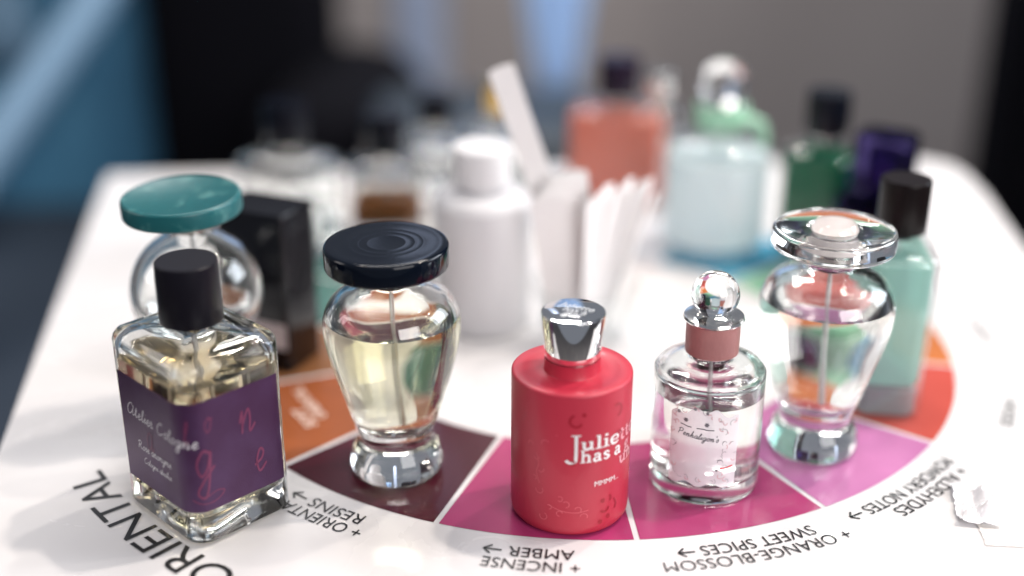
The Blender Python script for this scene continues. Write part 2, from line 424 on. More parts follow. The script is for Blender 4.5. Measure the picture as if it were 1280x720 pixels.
def arc_text(s, size, Rb, a_start, a_end, extra=None, z=0.00035, m=M_print, name='printed_caption'):
    art = text2d(s, size)
    wdt = max(v[0] for v in art[0])
    if extra: art = merge2d(art, move2d(extra, wdt + size * 0.30, size * 0.34, size))
    wdt = max(v[0] for v in art[0])
    return link(name, mapped(art, lambda x, y: ring_pt(Rb + y, R(a_start + (a_end - a_start) * x / wdt), z)), m, table)
ARROW = ribbon2d([[(0, 0), (0.85, 0)], [(0.5, 0.3), (0.86, 0.0)], [(0.5, -0.3), (0.86, 0.0)]], 0.10, 1)
TS = 0.0096
captions = [
    ('+ INCENSE', 0.2168, -92.4, -102.9, None), ('AMBER', 0.2081, -93.1, -103.3, ARROW),
    ('+ ORANGE-BLOSSOM', 0.2168, -61.9, -83.8, None), ('SWEET SPICES', 0.2081, -65.0, -81.8, ARROW),
    ('+ ORIENTAL', 0.2168, -116.8, -129.0, None), ('RESINS', 0.2081, -118.0, -128.8, ARROW),
    ('+ ALDEHYDES', 0.2168, -40.5, -54.5, None), ('POWDERY NOTES', 0.2081, -39.5, -59.8, ARROW),
    ('+ WOODS', 0.2225, -18.5, -27.5, None), ('+ FRUITS', 0.2225, 6.5, -2.5, None),
]
for s, rb, a, b, ex in captions:
    arc_text(s, TS, rb, a, b, extra=ex)['label'] = 'small black caption reading ' + s.replace('+ ', '').lower()
arc_text('ORIENTAL', 0.0217, 0.2660, -122.4, -146.6)['label'] = 'large black word beside the wheel'
M_wprint = mat('white_print', (0.72, 0.55, 0.47), 0.3)
def sector_text(s, size, r, a, rot):
    art = text2d(s, size, align='CENTER', fat=0.0002)
    cx, cyy = ring_pt(r, R(a), 0)[:2]; c, sn = math.cos(R(rot)), math.sin(R(rot))
    o = link('printed_caption', mapped(art, lambda x, y: (cx + x * c - y * sn, cyy + x * sn + y * c, 0.00045)), M_wprint, table)
    o['label'] = 'pale wording inside the burnt orange sector'
sector_text('SOFT', 0.0085, 0.1660, -144.5, 120); sector_text('ORIENTAL', 0.0075, 0.158, -149.0, 120)

# ------------------------------------------------------------------ bottle builders
def round_profile_bottle(root, outer, inner, liquid_z, m_liquid, m_glass=M_glass, n=80):
    """outer: (r, z) from the bottom centre up to the mouth; inner: from the bottom of the cavity up to the mouth"""
    op = crom(outer, 5); ip = crom(inner, 5)
    prof = op + list(reversed(ip))
    prof = [(max(r, 0.0), z) for r, z in prof]
    prof[0] = (0, prof[0][1]); prof[-1] = (0, prof[-1][1])
    link('glass_body', lathe(prof, n), m_glass, root)
    if m_liquid:
        lp = [(0.0, ip[0][1] - 0.0002)]
        lastr = 0
        for r, z in ip[1:]:
            if z >= liquid_z: break
            lp.append((r + 0.0002, z)); lastr = r + 0.0002
        # rim creeping up the wall
        rz = None
        for (ra, za), (rb, zb) in zip(ip, ip[1:]):
            if za <= liquid_z <= zb and zb > za: rz = ra + (rb - ra) * (liquid_z - za) / (zb - za)
        rz = (rz or lastr) + 0.0002
        lp += [(rz, liquid_z), (rz - 0.0012, liquid_z - 0.0005), (0, liquid_z - 0.0006)]
        link('perfume', lathe(lp, n), m_liquid, root)

def sprayer(root, z0, z1, r, m=M_silver, dip=0.02):
    link('sprayer_collar', lathe([(0, z0), (r, z0), (r, z0 + (z1 - z0) * 0.45), (r * 0.82, z0 + (z1 - z0) * 0.5), (r * 0.82, z1), (0, z1)], 40), m, root)
    link('gasket', lathe([(0, z0 - 0.0016), (r * 0.96, z0 - 0.0016), (r * 0.96, z0 - 0.0001), (0, z0 - 0.0001)], 40), M_blackcap, root)
    link('dip_tube', tube([(0, 0, z0 - 0.0017), (0.0006, 0, z0 * 0.6), (0.002, 0.001, dip)], 0.0010, 10), M_plastic, root)

def box_bottle(name, label, loc, rotz, w, d, h, m_liq, m_cap, fill=0.86, base=0.010, wall=0.0032, cr=0.009, cap_r=0.0128, cap_h=0.0256,
               cap_gap=0.0085, m_glass=M_glass, cat='perfume bottle', group=None, tilt=None, lite=False):
    t = thing(name, label, cat, loc, rotz, group)
    e = 0.004
    rings = []
    for ins, z in ((0.0035, 0.0), (0.0012, 0.0008), (0.0, 0.0028), (0.0, h - e), (0.0004, h - e * 0.6), (0.0015, h - e * 0.2), (0.004, h + 0.0002), (0.0075, h + 0.0012)):
        rings.append(rrect(w - 2 * ins, d - 2 * ins, max(cr - ins * 0.5, 0.002), z))
    n = len(rings[0])
    def circ(r, z):
        # ring with matching vertex directions
        out = []
        for x, y, _ in rings[3]:
            a = math.atan2(y, x); out.append((r * math.cos(a), r * math.sin(a), z))
        return out
    nr = 0.0086
    rings += [circ(nr + 0.003, h + 0.0022), circ(nr, h + 0.0036), circ(nr, h + cap_gap + 0.001)]
    rings += [circ(nr - 0.0022, h + cap_gap + 0.001), circ(nr - 0.0022, h - 0.001)]
    iw, idp = w - 2 * wall, d - 2 * wall; ir = max(cr - wall, 0.002)
    inner = [(0.0085, h - 0.0025), (0.003, h - 0.0035), (0.0008, h - 0.006), (0.0, h - 0.010), (0.0, base + 0.003), (0.0012, base + 0.0008), (0.004, base)]
    for ins, z in inner: rings.append(rrect(iw - 2 * ins, idp - 2 * ins, max(ir - ins * .3, 0.0015), z))
    link('glass_body', loft(rings), m_glass, t)
    g = 0.0002; lz = h * fill
    lr = []
    for ins, z in reversed(inner[3:]): lr.append(rrect(iw - 2 * ins + 2 * g, idp - 2 * ins + 2 * g, max(ir - ins * .3, 0.0015), z - (g if z == base else 0)))
    lr = [q for q in lr if q[0][2] < lz - 0.002]
    lr.append(rrect(iw + 2 * g, idp + 2 * g, ir, lz)); lr.append(rrect(iw - 0.002, idp - 0.002, ir - 0.0006, lz - 0.0005))
    if m_liq: link('perfume', loft(lr), m_liq, t)
    if not lite: sprayer(t, h + 0.0038, h + cap_gap + 0.003, 0.0060, dip=base + 0.004)
    z0 = h + cap_gap
    cp = link('cap', lathe([(0, z0 + 0.004), (cap_r - 0.0012, z0 + 0.004), (cap_r - 0.0012, z0), (cap_r - 0.0003, z0), (cap_r, z0 + 0.0005), (cap_r * 0.992, z0 + cap_h - 0.001),
                    (cap_r * 0.985, z0 + cap_h - 0.0003), (cap_r * 0.96, z0 + cap_h), (0, z0 + cap_h)], 64), m_cap, t)
    return t

# ------------------------------------------------------------------ 1. square bottle with purple label
M_liq_gold = fluid('pale_gold_perfume', (0.95, 0.83, 0.56), 26)
PB = dict(w=0.0575, d=0.0490, h=0.0815)
b1 = box_bottle('perfume_bottle', 'square clear glass bottle with wrapped purple label and plain black cylinder cap', (-0.1295, 0.4665, 0), R(-44.6),
                PB['w'], PB['d'], PB['h'], M_liq_gold, M_blackcap, fill=0.85, base=0.0115, wall=0.0034, cap_gap=0.0050)
per = rrect(PB['w'] + 0.0007, PB['d'] + 0.0007, 0.0093, 0)
per = per[-1:] + per[:-1]                                   # start at the front-left corner's end
_s = [0.0]
for a, b in zip(per, per[1:]): _s.append(_s[-1] + math.dist(a[:2], b[:2]))
def along(s, off=0.0):
    for i in range(len(per) - 1):
        if s <= _s[i + 1] or i == len(per) - 2:
            t = (s - _s[i]) / max(_s[i + 1] - _s[i], 1e-9); a, b = per[i], per[i + 1]
            x, y = a[0] + (b[0] - a[0]) * t, a[1] + (b[1] - a[1]) * t
            dx, dy = b[0] - a[0], b[1] - a[1]; l = math.hypot(dx, dy)
            return x + dy / l * off, y - dx / l * off
LZ0, LZ1 = 0.0165, 0.0655
s_end = (PB['w'] - 2 * 0.009) + 0.0142 + (PB['d'] - 2 * 0.009) + 0.004
lab = []
N = 60
for off, order in ((0.0, 1), (0.00035, -1)):
    pass
vo = [along(s_end * i / N - 0.0, 0.0003) for i in range(N + 1)]
vi = [along(s_end * i / N - 0.0, 0.0) for i in range(N + 1)]
bm = bmesh.new()
q = [[bm.verts.new((x, y, z)) for x, y in v] for v, z in ((vi, LZ0), (vo, LZ0), (vo, LZ1), (vi, LZ1))]
for a, b in ((0, 1), (1, 2), (2, 3), (3, 0)):
    for i in range(N): bm.faces.new((q[a][i], q[a][i + 1], q[b][i + 1], q[b][i]))
bm.faces.new([q[k][0] for k in (3, 2, 1, 0)]); bm.faces.new([q[k][N] for k in range(4)])
bmesh.ops.recalc_face_normals(bm, faces=bm.faces)
me = bpy.data.meshes.new('m'); bm.to_mesh(me); bm.free()
for p in me.polygons: p.use_smooth = True
me.set_sharp_from_angle(angle=R(38))
M_purple = mat('purple_leatherette', (0.060, 0.020, 0.066), 0.36, metal=0.35, bump=(1500, 0.4), var=(60, (0.072, 0.030, 0.088)))
lb = link('label', me, M_purple, b1)
M_white_ink = mat('white_ink', (0.72, 0.68, 0.70), 0.4)
M_red_ink = mat('wine_red_ink', (0.165, 0.028, 0.080), 0.4)
def lab_map(s0, z0, tilt=0.0):
    def f(x, y):
        X, Y = along(s0 + x, 0.00045); return (X, Y, z0 + y + x * tilt)
    return f
art, wd_ = cursive('Atelier Cologne', 0.00290, 0.00040, 0.18, 0.12)
link('label_lettering', mapped(art, lab_map(0.0050, 0.0480, -0.05)), M_white_ink, lb)
art, _ = cursive('Rose anonyme', 0.00200, 0.00032)
link('label_lettering', mapped(art, lab_map(0.0105, 0.0335)), M_white_ink, lb)
art, _ = cursive('Cologne absolue', 0.00150, 0.00026)
link('label_lettering', mapped(art, lab_map(0.0140, 0.0275)), M_white_ink, lb)
big = [('n', 0.0690, 0.0450, 0.0100, 0.0012), ('e', 0.0745, 0.0250, 0.0100, 0.0012), ('g', 0.0480, 0.0330, 0.0110, 0.0012), ('o', 0.0530, 0.0520, 0.0060, 0.0007), ('l', 0.0450, 0.0480, 0.0050, 0.0007), ('a', 0.018, 0.036, 0.0080, 0.0006)]
for ch, s0, z0, sz, tk in big:
    art, _ = cursive(ch, sz, tk, 0.05)
    art = ([(p[0] * 0.66, p[1]) for p in art[0]], art[1])
    link('label_lettering', mapped(art, lab_map(s0, z0)), M_red_ink, lb)
art = ribbon2d([[(0, 0), (0.004, -0.0022), (0.010, -0.0018), (0.0135, 0.0010), (0.010, 0.0022), (0.006, 0.0008)]], 0.0005)
link('label_lettering', mapped(art, lab_map(0.0460, 0.0225)), M_red_ink, lb)

# ------------------------------------------------------------------ 2. urn bottles
URN_OUT = [(0.0, 0.0004), (0.012, 0.0003), (0.0172, 0.0), (0.0196, 0.0018), (0.0205, 0.0055), (0.0196, 0.0105), (0.0172, 0.0150), (0.0160, 0.0180), (0.0166, 0.0210), (0.0190, 0.0270),
           (0.0222, 0.0380), (0.0258, 0.0500), (0.0285, 0.0610), (0.0297, 0.0700), (0.0290, 0.0770), (0.0255, 0.0835), (0.0190, 0.0880), (0.0130, 0.0900), (0.0103, 0.0912), (0.0100, 0.0935), (0.0100, 0.0975)]
URN_IN = [(0.0, 0.0225), (0.0060, 0.0228), (0.0105, 0.0250), (0.0135, 0.0300), (0.0185, 0.0410), (0.0222, 0.0520), (0.0248, 0.0620), (0.0260, 0.0700), (0.0254, 0.0760), (0.0222, 0.0815), (0.0160, 0.0850),
          (0.0100, 0.0870), (0.0074, 0.0890), (0.0070, 0.0920), (0.0070, 0.0973)]
M_liq_lemon = fluid('lemon_yellow_perfume', (0.92, 0.86, 0.56), 20)
M_liq_clear = fluid('clear_perfume', (0.96, 0.97, 0.95), 4)
def rings_groove(r, z, dz):
    return dz
def urn(label, loc, m_liq, lz, group='urn-shaped bottles with disc stoppers'):
    t = thing('urn_bottle', label, 'perfume bottle', loc, 0, group)
    round_profile_bottle(t, URN_OUT, URN_IN, lz, m_liq)
    sprayer(t, 0.0900, 0.0985, 0.0066, dip=0.027)
    return t
u1 = urn('urn-shaped glass bottle of pale yellow perfume with a flat glossy black disc cap', (-0.0515, 0.4951, 0), M_liq_lemon, 0.0745)
def cap_grooved(r, z0, z1):
    p = disc_prof(r, z0, z1, 0.0016)[:-1]
    for rr, dz in ((0.84, 0.0), (0.82, -0.00025), (0.62, -0.0003), (0.61, -0.00012), (0.585, -0.00012), (0.575, -0.0003), (0.48, -0.0003), (0.47, -0.0001), (0.45, -0.0001), (0.44, -0.0003), (0.33, -0.0003), (0.32, -0.0001), (0.30, -0.0001), (0.29, -0.0003)):
        p.append((r * rr, z1 + dz * 0.13))
    p.append((0, z1 - 0.0001)); return p
cp = link('cap', lathe(cap_grooved(0.0264, 0.0988, 0.1092), 96), M_blackgloss, u1)
cp.rotation_euler = (R(0.8), R(-0.6), 0)
# small engraved initials on the cap
art = text2d('L', 0.006, align='CENTER')

u2 = urn('urn-shaped bottle of colourless perfume with a thick clear glass disc stopper', (0.1400, 0.5156, 0), M_liq_clear, 0.0745)
link('stopper', lathe([(0, 0.1000), (0.0085, 0.1000), (0.0085, 0.0992)] + disc_prof(0.0268, 0.0992, 0.1085, 0.0020)[2:-1] + [(0.0118, 0.1085), (0.0112, 0.1078), (0.0102, 0.1078), (0.0098, 0.1092), (0.0085, 0.1110), (0.005, 0.1120), (0, 0.1122)], 96), M_glass, u2)
link('stopper_plug', lathe([(0, 0.0996), (0.0080, 0.0996), (0.0096, 0.1005), (0.0096, 0.1068), (0.0085, 0.1073), (0, 0.1074)], 48), mat('frosted_white_plastic', (0.82, 0.74, 0.72), 0.25), u2)

# ------------------------------------------------------------------ 3. globe bottle with teal cap
t3 = thing('globe_bottle', 'round clear globe bottle with a waxy teal green disc cap', 'perfume bottle', (-0.1470, 0.5440, 0))
GO = [(0.0, 0.0008), (0.010, 0.0), (0.0160, 0.0), (0.0178, 0.0030), (0.0150, 0.0120), (0.0120, 0.0220), (0.0122, 0.0330)]
GI = [(0.0, 0.0415), (0.010, 0.0425)]
for k in range(1, 12):
    a = -PI / 2 + PI * k / 12
    if math.cos(a) * 0.0305 > 0.0115 and k > 2: GO.append((0.0305 * math.cos(a), 0.0660 + 0.0305 * math.sin(a)))
    if math.cos(a) * 0.0275 > 0.0105 and k > 2: GI.append((0.0275 * math.cos(a), 0.0665 + 0.0265 * math.sin(a)))
GO += [(0.0105, 0.0960), (0.0100, 0.0985), (0.0100, 0.1015)]; GI += [(0.0078, 0.0935), (0.0072, 0.0970), (0.0072, 0.1013)]
round_profile_bottle(t3, GO, GI, 0.058, M_liq_clear)
sprayer(t3, 0.0970, 0.1050, 0.0068, dip=0.045)
M_teal = mat('waxy_teal_resin', (0.004, 0.095, 0.105), 0.40, sss=0.25, sss_r=(0.002, 0.006, 0.006), var=(110, (0.10, 0.26, 0.25), 0.56, 0.80), bump=(160, 0.5))
cp = link('cap', lathe(disc_prof(0.0268, 0.1052, 0.1140, 0.0014)[:-1] + [(0.0252, 0.1140), (0.0245, 0.1136), (0.0, 0.1135)], 96), M_teal, t3)
cp.location = (0, 0, 0); cp.rotation_euler = (R(1.5), R(-1.2), 0)

# ------------------------------------------------------------------ 4. red cylinder bottle
t4 = thing('red_bottle', 'matt red cylinder bottle with white slab lettering and tapered chrome cap', 'perfume bottle', (0.0248, 0.4647, 0))
M_red = mat('matt_red_lacquer', (0.46, 0.022, 0.048), 0.42, coat=0.12, bump=(500, 0.12), var=(40, (0.46, 0.024, 0.050)))
M_red_dk = mat('dark_red_relief', (0.33, 0.008, 0.022), 0.3)
M_red_lt = mat('light_red_relief', (0.62, 0.10, 0.13), 0.42)
RR = 0.0250
prof = [(0, 0.0006), (0.021, 0.0), (0.0235, 0.0006), (0.0247, 0.0022), (RR, 0.0045), (RR, 0.0646), (0.0249, 0.0652), (0.0246, 0.0656), (0.0241, 0.0658), (0.0195, 0.0657), (0.0190, 0.0654), (0.0126, 0.0654), (0.0117, 0.0656), (0.0115, 0.0660), (0.0115, 0.0712), (0, 0.0712)]
link('bottle_body', lathe(prof, 96), M_red, t4)
link('chrome_collar', lathe([(0, 0.0713), (0.0103, 0.0713), (0.0103, 0.0717), (0, 0.0717)], 48), M_chrome, t4)
cp = link('cap', lathe([(0, 0.0718), (0.0110, 0.0718), (0.0114, 0.0722), (0.0131, 0.0905), (0.0129, 0.0911), (0.0123, 0.0914), (0.0, 0.0912)], 96), M_chrome, t4)
art = merge2d(move2d(text2d('Juliette', 0.0052, 0.25, 0.00005, 'CENTER'), 0, 0.0022), move2d(text2d('has a', 0.0052, 0.25, 0.00005, 'CENTER'), 0.0005, -0.0016), move2d(text2d('gun', 0.0052, 0.25, 0.00005, 'CENTER'), 0.001, -0.0054))
def topmap(x, y):
    c, s = math.cos(R(-28)), math.sin(R(-28)); return (x * c - y * s, x * s + y * c, 0.0916)
me = mapped(art, topmap)
o = link('cap_lettering', me, mat('engraved_white_metal', (0.95, 0.95, 0.95), 0.3, 0.8), cp)
ph = R(-90 + 2)
def rmap(x0, z0, tilt=0.0): return cyl_map(RR + 0.00018, ph + x0 / RR, z0, tilt)
M_foil = mat('white_foil', (0.90, 0.86, 0.86), 0.35, metal=0.25)
M_foil_reflect = mat('foil_pink_reflection', (0.78, 0.40, 0.44), 0.35, metal=0.2)  # same foil lettering, its pink reflection painted into the colour
XH = 0.0041
XX = 0.0009
def put(s, x, z, m, sx, sy, wd=0.27):
    a, w_ = slab(s, 1.0, wd)
    a = ([(p[0] * sx, p[1] * sy) for p in a[0]], a[1])
    link('bottle_lettering', mapped(a, rmap(x, z)), m, t4); return x + w_ * sx
put('J', -0.0046, 0.0362, M_foil, 0.0050, 0.0043, 0.25)
x = put('ulie', 0.0020, 0.0412, M_foil, 0.0049, 0.0039)
put('tte', x, 0.0412, M_foil_reflect, 0.0049, 0.0039)
x = put('has a ', 0.0018, 0.0355, M_foil, 0.0040, 0.0037)
put('g', x, 0.0355, M_foil_reflect, 0.0045, 0.0037)
put('un', 0.0205, 0.0300, M_foil_reflect, 0.0045, 0.0037)
a = text2d('MMMM...', 0.0034); link('bottle_lettering', mapped(a, rmap(0.0080, 0.0237)), M_foil, t4)
def arcline(cx, cz, r, a0, a1, n=9): return [(cx + r * math.cos(R(a0 + (a1 - a0) * i / (n - 1))), cz + r * math.sin(R(a0 + (a1 - a0) * i / (n - 1)))) for i in range(n)]
dark = [arcline(0.000, 0.0545, 0.0026, 110, 330), arcline(0.0032, 0.0572, 0.0004, 0, 350), arcline(0.0185, 0.056, 0.0028, -80, 120), arcline(-0.001, 0.0355, 0.0008, 0, 350),
        arcline(0.0135, 0.0125, 0.0022, 215, 350), arcline(0.0125, 0.0158, 0.0006, 0, 350), [(0.0160, 0.0175), (0.0168, 0.0160), (0.0160, 0.0148)], arcline(0.0115, 0.0060, 0.0006, 0, 350), arcline(0.0155, 0.0075, 0.0006, 0, 350),
        [(0.0185, 0.0150), (0.0200, 0.0120), (0.0190, 0.0100)], arcline(0.020, 0.044, 0.002, 0, 200)]
link('embossed_pattern', mapped(ribbon2d(dark, 0.0009), rmap(0, 0)), M_red_dk, t4)
light = []
rnd = random.Random(3)
for cx, cz in ((-0.0165, 0.036), (-0.0145, 0.031), (-0.0175, 0.026), (-0.0195, 0.041), (-0.0150, 0.0210), (-0.0060, 0.0185), (-0.0035, 0.0160), (-0.0105, 0.0140), (-0.006, 0.0115), (0.0015, 0.0135), (0.004, 0.010), (-0.013, 0.009), (-0.0125, 0.0430)):
    r_ = rnd.uniform(0.0010, 0.0018); a0 = rnd.uniform(0, 360); light.append(arcline(cx, cz, r_, a0, a0 + rnd.uniform(140, 280)))
light += [[(-0.011, 0.0150), (-0.005, 0.0128), (0.001, 0.0122), (0.006, 0.0130)], [(-0.0165, 0.038), (-0.0155, 0.033), (-0.0165, 0.029), (-0.0150, 0.024)], [(-0.008, 0.0475), (-0.0078, 0.0478), (-0.0076, 0.0475)]]
link('embossed_pattern', mapped(ribbon2d(light, 0.0004), rmap(0, 0)), M_red_lt, t4)

# ------------------------------------------------------------------ 5. stoppered round bottle with floral label
def stoppered(name, label, loc, r, h, m_liq, lz, m_ribbon, ball=0.0102, base=0.007, flange=0.0130, nr=0.0114, nh=0.0140, m_glass=M_glass):
    t = thing(name, label, 'perfume bottle', loc)
    s = r / 0.0240
    out = [(0, 0.0003), (r * .7, 0.0002), (r * 0.93, 0.0), (r * 0.985, 0.0012), (r, 0.0035), (r, h * 0.45), (r, h - 0.0070 * s), (r * 0.985, h - 0.0045 * s), (r * 0.93, h - 0.0022 * s), (r * 0.80, h - 0.0008), (r * 0.6, h + 0.0002), (0.0100, h + 0.0008),
           (0.0086, h + 0.0016), (0.0082, h + 0.004), (0.0082, h + nh * 0.8)]
    wl = 0.0022
    inn = [(0, base), ((r - wl) * 0.8, base + 0.0002), ((r - wl) * 0.97, base + 0.0016), (r - wl, base + 0.005), (r - wl, h * 0.5), (r - wl, h - 0.0095 * s), ((r - wl) * 0.96, h - 0.0062 * s), ((r - wl) * 0.8, h - 0.0038), (0.0095, h - 0.0028),
           (0.0066, h - 0.0015), (0.0062, h + 0.002), (0.0062, h + nh * 0.8 - 0.0002)]
    round_profile_bottle(t, out, inn, lz, m_liq, m_glass)
    z = h + 0.0042
    link('neck_ribbon', lathe([(0.0084, z), (nr, z), (nr + 0.0001, z + nh * 0.5), (nr, z + nh), (0.0084, z + nh)], 64), m_ribbon, t)
    z += nh + 0.0002
    link('silver_flange', lathe([(0, z), (flange * 0.88, z), (flange * 0.97, z + 0.0004), (flange, z + 0.0012), (flange * 0.97, z + 0.0022), (flange * 0.80, z + 0.0028), (flange * 0.62, z + 0.0029), (0, z + 0.0029)], 64), M_silver, t)
    zb = z + 0.0029
    p = [(0, zb), (ball * 0.55, zb)]
    a0 = math.asin(-0.835)
    for i in range(0, 21):
        a = a0 + (PI / 2 - a0) * i / 20; p.append((max(ball * math.cos(a), 0), zb + ball * 0.835 + ball * math.sin(a)))
    p[-1] = (0, p[-1][1])
    link('ball_stopper', lathe(p, 64), M_glass, t)
    link('dip_tube', tube([(0, 0, h), (0.001, 0, h * .5), (0.002, 0, base + 0.001)], 0.0010, 10), M_plastic, t)
    return t
M_mauve = mat('mauve_satin_ribbon', (0.36, 0.150, 0.145), 0.42, bump=(700, 0.4), var=(60, (0.42, 0.18, 0.17)))
M_liq_water = fluid('water_clear_perfume', (0.97, 0.95, 0.95), 4)
t5 = stoppered('stoppered_bottle', 'round-shouldered clear bottle with glass ball stopper, mauve neck ribbon and floral label', (0.0853, 0.4871, 0), 0.0238, 0.0592, M_liq_water, 0.0455, M_mauve)
# label on the front of the glass
M_paper = mat('pale_pink_label', (0.84, 0.76, 0.80), 0.5, var=(120, (0.86, 0.80, 0.83)), alpha=0.78)
M_ink_grey = mat('grey_ink', (0.16, 0.15, 0.17), 0.5)
M_ink_pink = mat('rose_ink', (0.62, 0.30, 0.34), 0.5)
M_ink_red = mat('red_ink', (0.65, 0.04, 0.05), 0.5)
LR = 0.0238
def pmap(x0, z0, tilt=0.0, off=0.0003): return cyl_map(LR + off, R(-90) - R(12) + x0 / LR, z0, tilt)
nx, nz = 36, 20
vs, fs = [], []
for i in range(nx + 1):
    for j in range(nz + 1):
        u, v = i / nx, j / nz
        xx = -0.0150 + 0.0300 * u
        top = 0.0445 + 0.0012 * math.sin(u * 21) + 0.002 * math.cos((u - .5) * 5); bot = 0.0105 - 0.001 * math.sin(u * 17)
        vs.append((xx, bot + (top - bot) * v))
for i in range(nx):
    for j in range(nz):
        a = i * (nz + 1) + j; fs.append((a, a + nz + 1, a + nz + 2, a + 1))
lb5 = link('label', mapped((vs, fs), pmap(0, 0, 0, 0.00012)), M_paper, t5)
art, _ = cursive("Penhaligon's", 0.00150, 0.00032, 0.3, 0.1)
link('label_lettering', mapped(art, pmap(-0.0112, 0.0338, -0.12)), M_ink_grey, lb5)
def star(cx, cz, r):
    return [[(cx + r * math.cos(a), cz + r * math.sin(a)), (cx - r * math.cos(a), cz - r * math.sin(a))] for a in (0, PI / 3, 2 * PI / 3)]
L = star(-0.0078, 0.0408, 0.0010) + star(0.0012, 0.0398, 0.0010)
link('label_motif', mapped(ribbon2d(L, 0.0006), pmap(0, 0)), M_ink_grey, lb5)
L = [[(-0.0102, 0.0386), (-0.0086, 0.0384), (-0.0070, 0.0380), (-0.0052, 0.0379)], [(-0.0030, 0.0377), (-0.0005, 0.0378), (0.0015, 0.0374), (0.0044, 0.0374)]]
link('label_motif', mapped(ribbon2d(L, 0.00045), pmap(0, 0)), M_ink_grey, lb5)
rnd = random.Random(11); L1, L2 = [], []
spots = [(-0.0135, 0.043), (-0.0115, 0.0445), (-0.009, 0.0452), (-0.0045, 0.0462), (0.0005, 0.0452), (0.0030, 0.0440), (0.0060, 0.0430), (0.0085, 0.0415), (0.0072, 0.039), (0.0095, 0.036), (0.0088, 0.0320), (0.010, 0.0285), (0.0085, 0.025),
         (0.0075, 0.022), (0.0090, 0.0185), (0.0080, 0.0160), (0.0105, 0.0135), (0.004, 0.0130), (-0.001, 0.0125), (-0.006, 0.0135), (-0.010, 0.015), (-0.0130, 0.018), (-0.0140, 0.0225), (-0.0135, 0.028), (-0.0145, 0.034), (-0.0130, 0.039), (0.012, 0.031), (0.0125, 0.041), (0.0135, 0.024)]
for cx, cz in spots:
    for k in range(2):
        r_ = rnd.uniform(0.0006, 0.0015); a0 = rnd.uniform(0, 360)
        (L1 if rnd.random() < 0.45 else L2).append(arcline(cx + rnd.uniform(-.0012, .0012), cz + rnd.uniform(-.001, .001), r_, a0, a0 + rnd.uniform(90, 230), 6))
link('label_motif', mapped(ribbon2d(L1, 0.00016), pmap(0, 0)), M_ink_grey, lb5)
link('label_motif', mapped(ribbon2d(L2, 0.00028), pmap(0, 0)), M_ink_pink, lb5)
link('label_motif', mapped(ribbon2d([[(0.0078, 0.0190), (0.0105, 0.0192), (0.0135, 0.0200)]], 0.0008), pmap(0, 0)), M_ink_red, lb5)
link('label_motif', mapped(ribbon2d([arcline(0.0066, 0.0182, 0.0004, 0, 350), arcline(-0.0112, 0.0440, 0.0005, 0, 350), arcline(-0.0040, 0.0466, 0.0004, 0, 350), arcline(0.0012, 0.0452, 0.0004, 0, 350)], 0.0005), pmap(0, 0)), M_ink_grey, lb5)

# ------------------------------------------------------------------ background bottles
M_liq_back = milky('clear_back_perfume', (0.93, 0.92, 0.88), 0.12)
M_navyblack = mat('navy_black_cap', (0.002, 0.003, 0.007), 0.20, spec=0.18)
M_aubergine = mat('aubergine_cap', (0.010, 0.003, 0.014), 0.25, spec=0.2)
box_bottle('perfume_bottle', 'square bottle of salmon pink perfume with aubergine cap behind the paper strips', (0.0723, 0.8479, 0), R(-14), 0.068, 0.040, 0.0735,
           milky('salmon_perfume', (0.82, 0.32, 0.24), 0.8), M_aubergine, fill=0.93, m_glass=M_thin, base=0.008, cap_r=0.0142)
box_bottle('perfume_bottle', 'deep green square bottle with black cap right of the green-ribboned bottle', (0.1900, 0.7432, 0), R(-38), 0.046, 0.040, 0.0770,
           milky('green_perfume', (0.006, 0.18, 0.09), 0.8), M_navyblack, fill=0.93, m_glass=M_thin, base=0.008, cap_r=0.0132)
t_mint = box_bottle('perfume_bottle', 'slim pale mint bottle with dark brown cap behind the clear disc stopper', (0.1850, 0.5660, 0), R(-8), 0.034, 0.052, 0.0830,
           milky('mint_perfume', (0.56, 0.78, 0.72), 0.5), mat('dark_brown_cap', (0.007, 0.004, 0.004), 0.28, spec=0.18), fill=0.94, m_glass=M_thin, base=0.016, cap_r=0.0118, cap_gap=0.006)
link('glass_base', loft([rrect(0.0275 - 2 * i, 0.0455 - 2 * i, 0.005, z) for i, z in ((0.001, 0.0008), (0, 0.002), (0, 0.0140), (0.001, 0.0152))]), milky('grey_base_glass', (0.66, 0.70, 0.72), 0.35), t_mint)
box_bottle('perfume_bottle', 'clear square bottle with black cap standing behind the tall black bottle', (-0.1405, 0.7608, 0), R(-35), 0.054, 0.046, 0.0650,
           M_liq_clear, M_navyblack, fill=0.5, base=0.010, cap_r=0.0134)
box_bottle('perfume_bottle', 'low square bottle of brown amber perfume with black cap in the back row', (-0.0835, 0.7980, 0), R(6), 0.048, 0.034, 0.0500,
           milky('amber_perfume', (0.42, 0.22, 0.10), 0.4), M_navyblack, fill=0.55, base=0.008, cap_r=0.0134, cap_gap=0.006)
box_bottle('perfume_bottle', 'small clear bottle with navy cap, farthest back left of the white bottle', (-0.0560, 0.8900, 0), R(-10), 0.040, 0.032, 0.0420,
           M_liq_clear, M_navyblack, fill=0.6, base=0.008, cap_r=0.0125, cap_h=0.022)
box_bottle('perfume_bottle', 'small clear bottle with gold cap mostly hidden behind the white bottle', (-0.0110, 0.8350, 0), R(20), 0.046, 0.036, 0.0660,
           M_liq_clear, mat('polished_gold', (0.85, 0.55, 0.18), 0.14, 1.0), fill=0.6, base=0.008, cap_r=0.0080, cap_h=0.020)
box_bottle('perfume_bottle', 'slender clear bottle with silver cap between the salmon and green-ribboned bottles', (0.1020, 0.8700, 0), R(15), 0.034, 0.030, 0.0690,
           M_liq_clear, M_silver, fill=0.6, base=0.008, cap_r=0.0100, cap_h=0.014)
